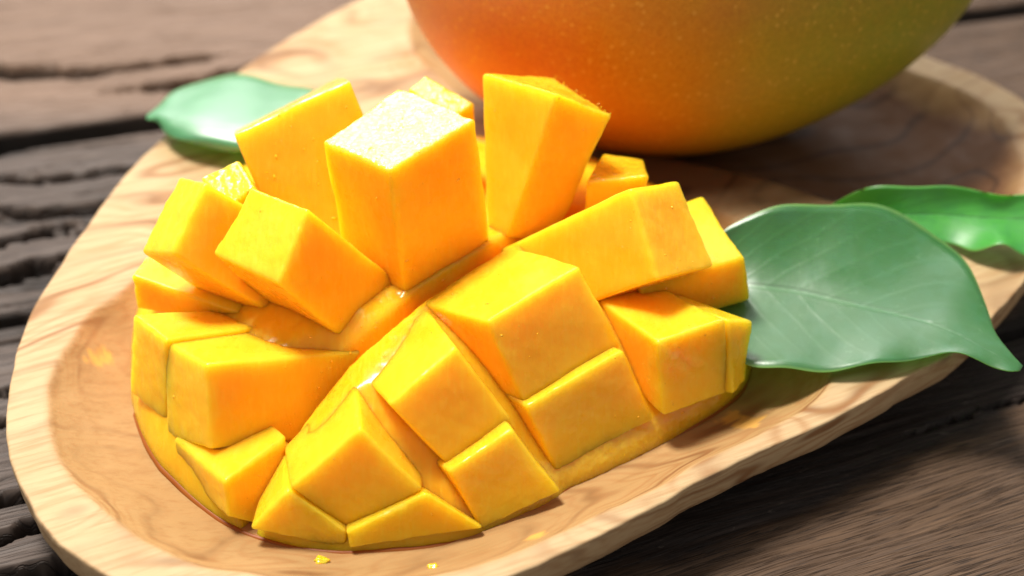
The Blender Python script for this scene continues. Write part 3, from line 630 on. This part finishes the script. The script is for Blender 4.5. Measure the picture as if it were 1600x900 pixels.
me = bpy.data.meshes.new('frayed_pulp'); fr.to_mesh(me); fr.free(); me.materials.append(MAT_CRUMB)
me.polygons.foreach_set('use_smooth', [True] * len(me.polygons))
fp = bpy.data.objects.new('frayed_pulp', me); scene.collection.objects.link(fp); fp.parent = half; fp['kind'] = 'stuff'

# crumbs lying on the dish
def crumb(x, y, r, label):
    bm = bmesh.new(); bmesh.ops.create_icosphere(bm, subdivisions=3, radius=1.0)
    for v in bm.verts:
        nn = math.sin(v.co.x * 5 + x) * .18 + math.sin(v.co.y * 7 + y) * .14
        v.co *= (1 + nn); v.co.x *= 1.5; v.co.z *= .55
        v.co *= r * S
    me = bpy.data.meshes.new('pulp_crumb'); bm.to_mesh(me); bm.free(); me.materials.append(MAT_CRUMB)
    me.polygons.foreach_set('use_smooth', [True] * len(me.polygons))
    o = bpy.data.objects.new('pulp_crumb', me); scene.collection.objects.link(o)
    o.location = Vector((x, y, dish_z(x, y) + r * .35)) * S; tag(o, label, 'crumb', 'pulp crumbs fallen on the dish'); return o
crumb(-3.27, -4.78, .085, 'tiny yellow mango crumb on the dish just below the front of the cut mango')
crumb(-1.33, -5.12, .06, 'flat orange pulp speck at the near rim, right of the other crumb')

# ------------------------------------------------------------------ whole mango
MC = np.array([4.2, 8.8, 5.3]); nu, nv = 160, 100
U = np.linspace(0, 2 * np.pi, nu, endpoint=False); Vv_ = np.linspace(0, np.pi, nv)
pts = []
for v in Vv_:
    for u in U:
        x = math.cos(v); rr_ = math.sin(v)
        x_ = x * 6.7
        fat = 1 + .10 * (-x) - .05 * x * x                 # fuller towards the stalk end
        y_ = rr_ * math.cos(u) * 4.1 * fat
        z_ = rr_ * math.sin(u) * 4.55 * fat + .35 * (x * x) 
        pts.append((x_, y_, z_))
W = np.array(pts); rot_a = R(7)
W = W @ np.array([[1, 0, 0], [0, 1, 0], [0, 0, 1]])
ca, sa = math.cos(rot_a), math.sin(rot_a)
W = np.column_stack([W[:, 0] * ca - W[:, 1] * sa, W[:, 0] * sa + W[:, 1] * ca, W[:, 2]])
W += .05 * noise3(W, .35, 3)[:, None] * W / 5
idx = np.arange(nu * nv).reshape(nv, nu)
F = np.stack([idx[:-1], idx[1:], np.roll(idx[1:], -1, 1), np.roll(idx[:-1], -1, 1)], -1).reshape(-1, 4).tolist()
wm = mesh_obj('whole_mango', W, F, MAT_MANGO); wm.location = Vector(MC) * S; fix_normals(wm)
tag(wm, 'whole ripe mango, orange red turning green, resting in the far hollow', 'mango')

# ------------------------------------------------------------------ leaves
def make_leaf(st, mat, label, thick=.016):
    st = np.array(st, float)                    # stations x (edge, midrib, edge)
    nL, nW = 70, 21
    E = [catmull(st[:, k], nL, closed=False) for k in range(3)]
    V = []; UV = []
    for i in range(nL):
        a, mm, b = E[0][i], E[1][i], E[2][i]
        for j in range(nW):
            t = j / (nW - 1) * 2 - 1            # -1..1
            # quadratic through the three points, creased at the midrib
            qd = a * (t * (t - 1) / 2) + mm * (1 - t * t) + b * (t * (t + 1) / 2)
            ln = (a * -t + mm * (1 + t)) if t < 0 else (mm * (1 - t) + b * t)
            p = .72 * qd + .28 * ln
            u_ = i / (nL - 1); fade = min(1, 6 * u_, 6 * (1 - u_))
            p = p + np.array([0, 0, .05 * fade * math.sin(u_ * 23 + t * 2) * abs(t) * abs(t)])
            V.append(p); UV.append((u_, (t + 1) / 2))
    V = np.array(V); nt = len(V)
    idx = np.arange(nt).reshape(nL, nW)
    F1 = np.stack([idx[:-1, :-1], idx[:-1, 1:], idx[1:, 1:], idx[1:, :-1]], -1).reshape(-1, 4)
    Vb = V.copy(); Vb[:, 2] -= thick
    F2 = (F1 + nt)[:, ::-1]
    per = np.r_[idx[:, 0], idx[-1, 1:], idx[-2::-1, -1], idx[0, -2:0:-1]]; n_ = len(per)
    F3 = [(per[i], per[(i + 1) % n_], per[(i + 1) % n_] + nt, per[i] + nt) for i in range(n_)]
    o = mesh_obj('leaf', np.vstack([V, Vb]), F1.tolist() + F2.tolist() + F3, mat, None, True, None, UV + UV)
    fix_normals(o); tag(o, label, 'leaf', 'green leaves laid on the dish'); return o
make_leaf(LEAF_BIG, MAT_LEAF_DARK, 'large dark green leaf with a pointed tip overhanging the near rim, right of the cubes')
make_leaf(LEAF_REAR, MAT_LEAF_BRIGHT, 'bright green wavy edged leaf lying behind the large dark leaf')
make_leaf(LEAF_LEFT, MAT_LEAF_MINT, 'pale mint green leaf on the far rim, its stalk end over the dark planks')
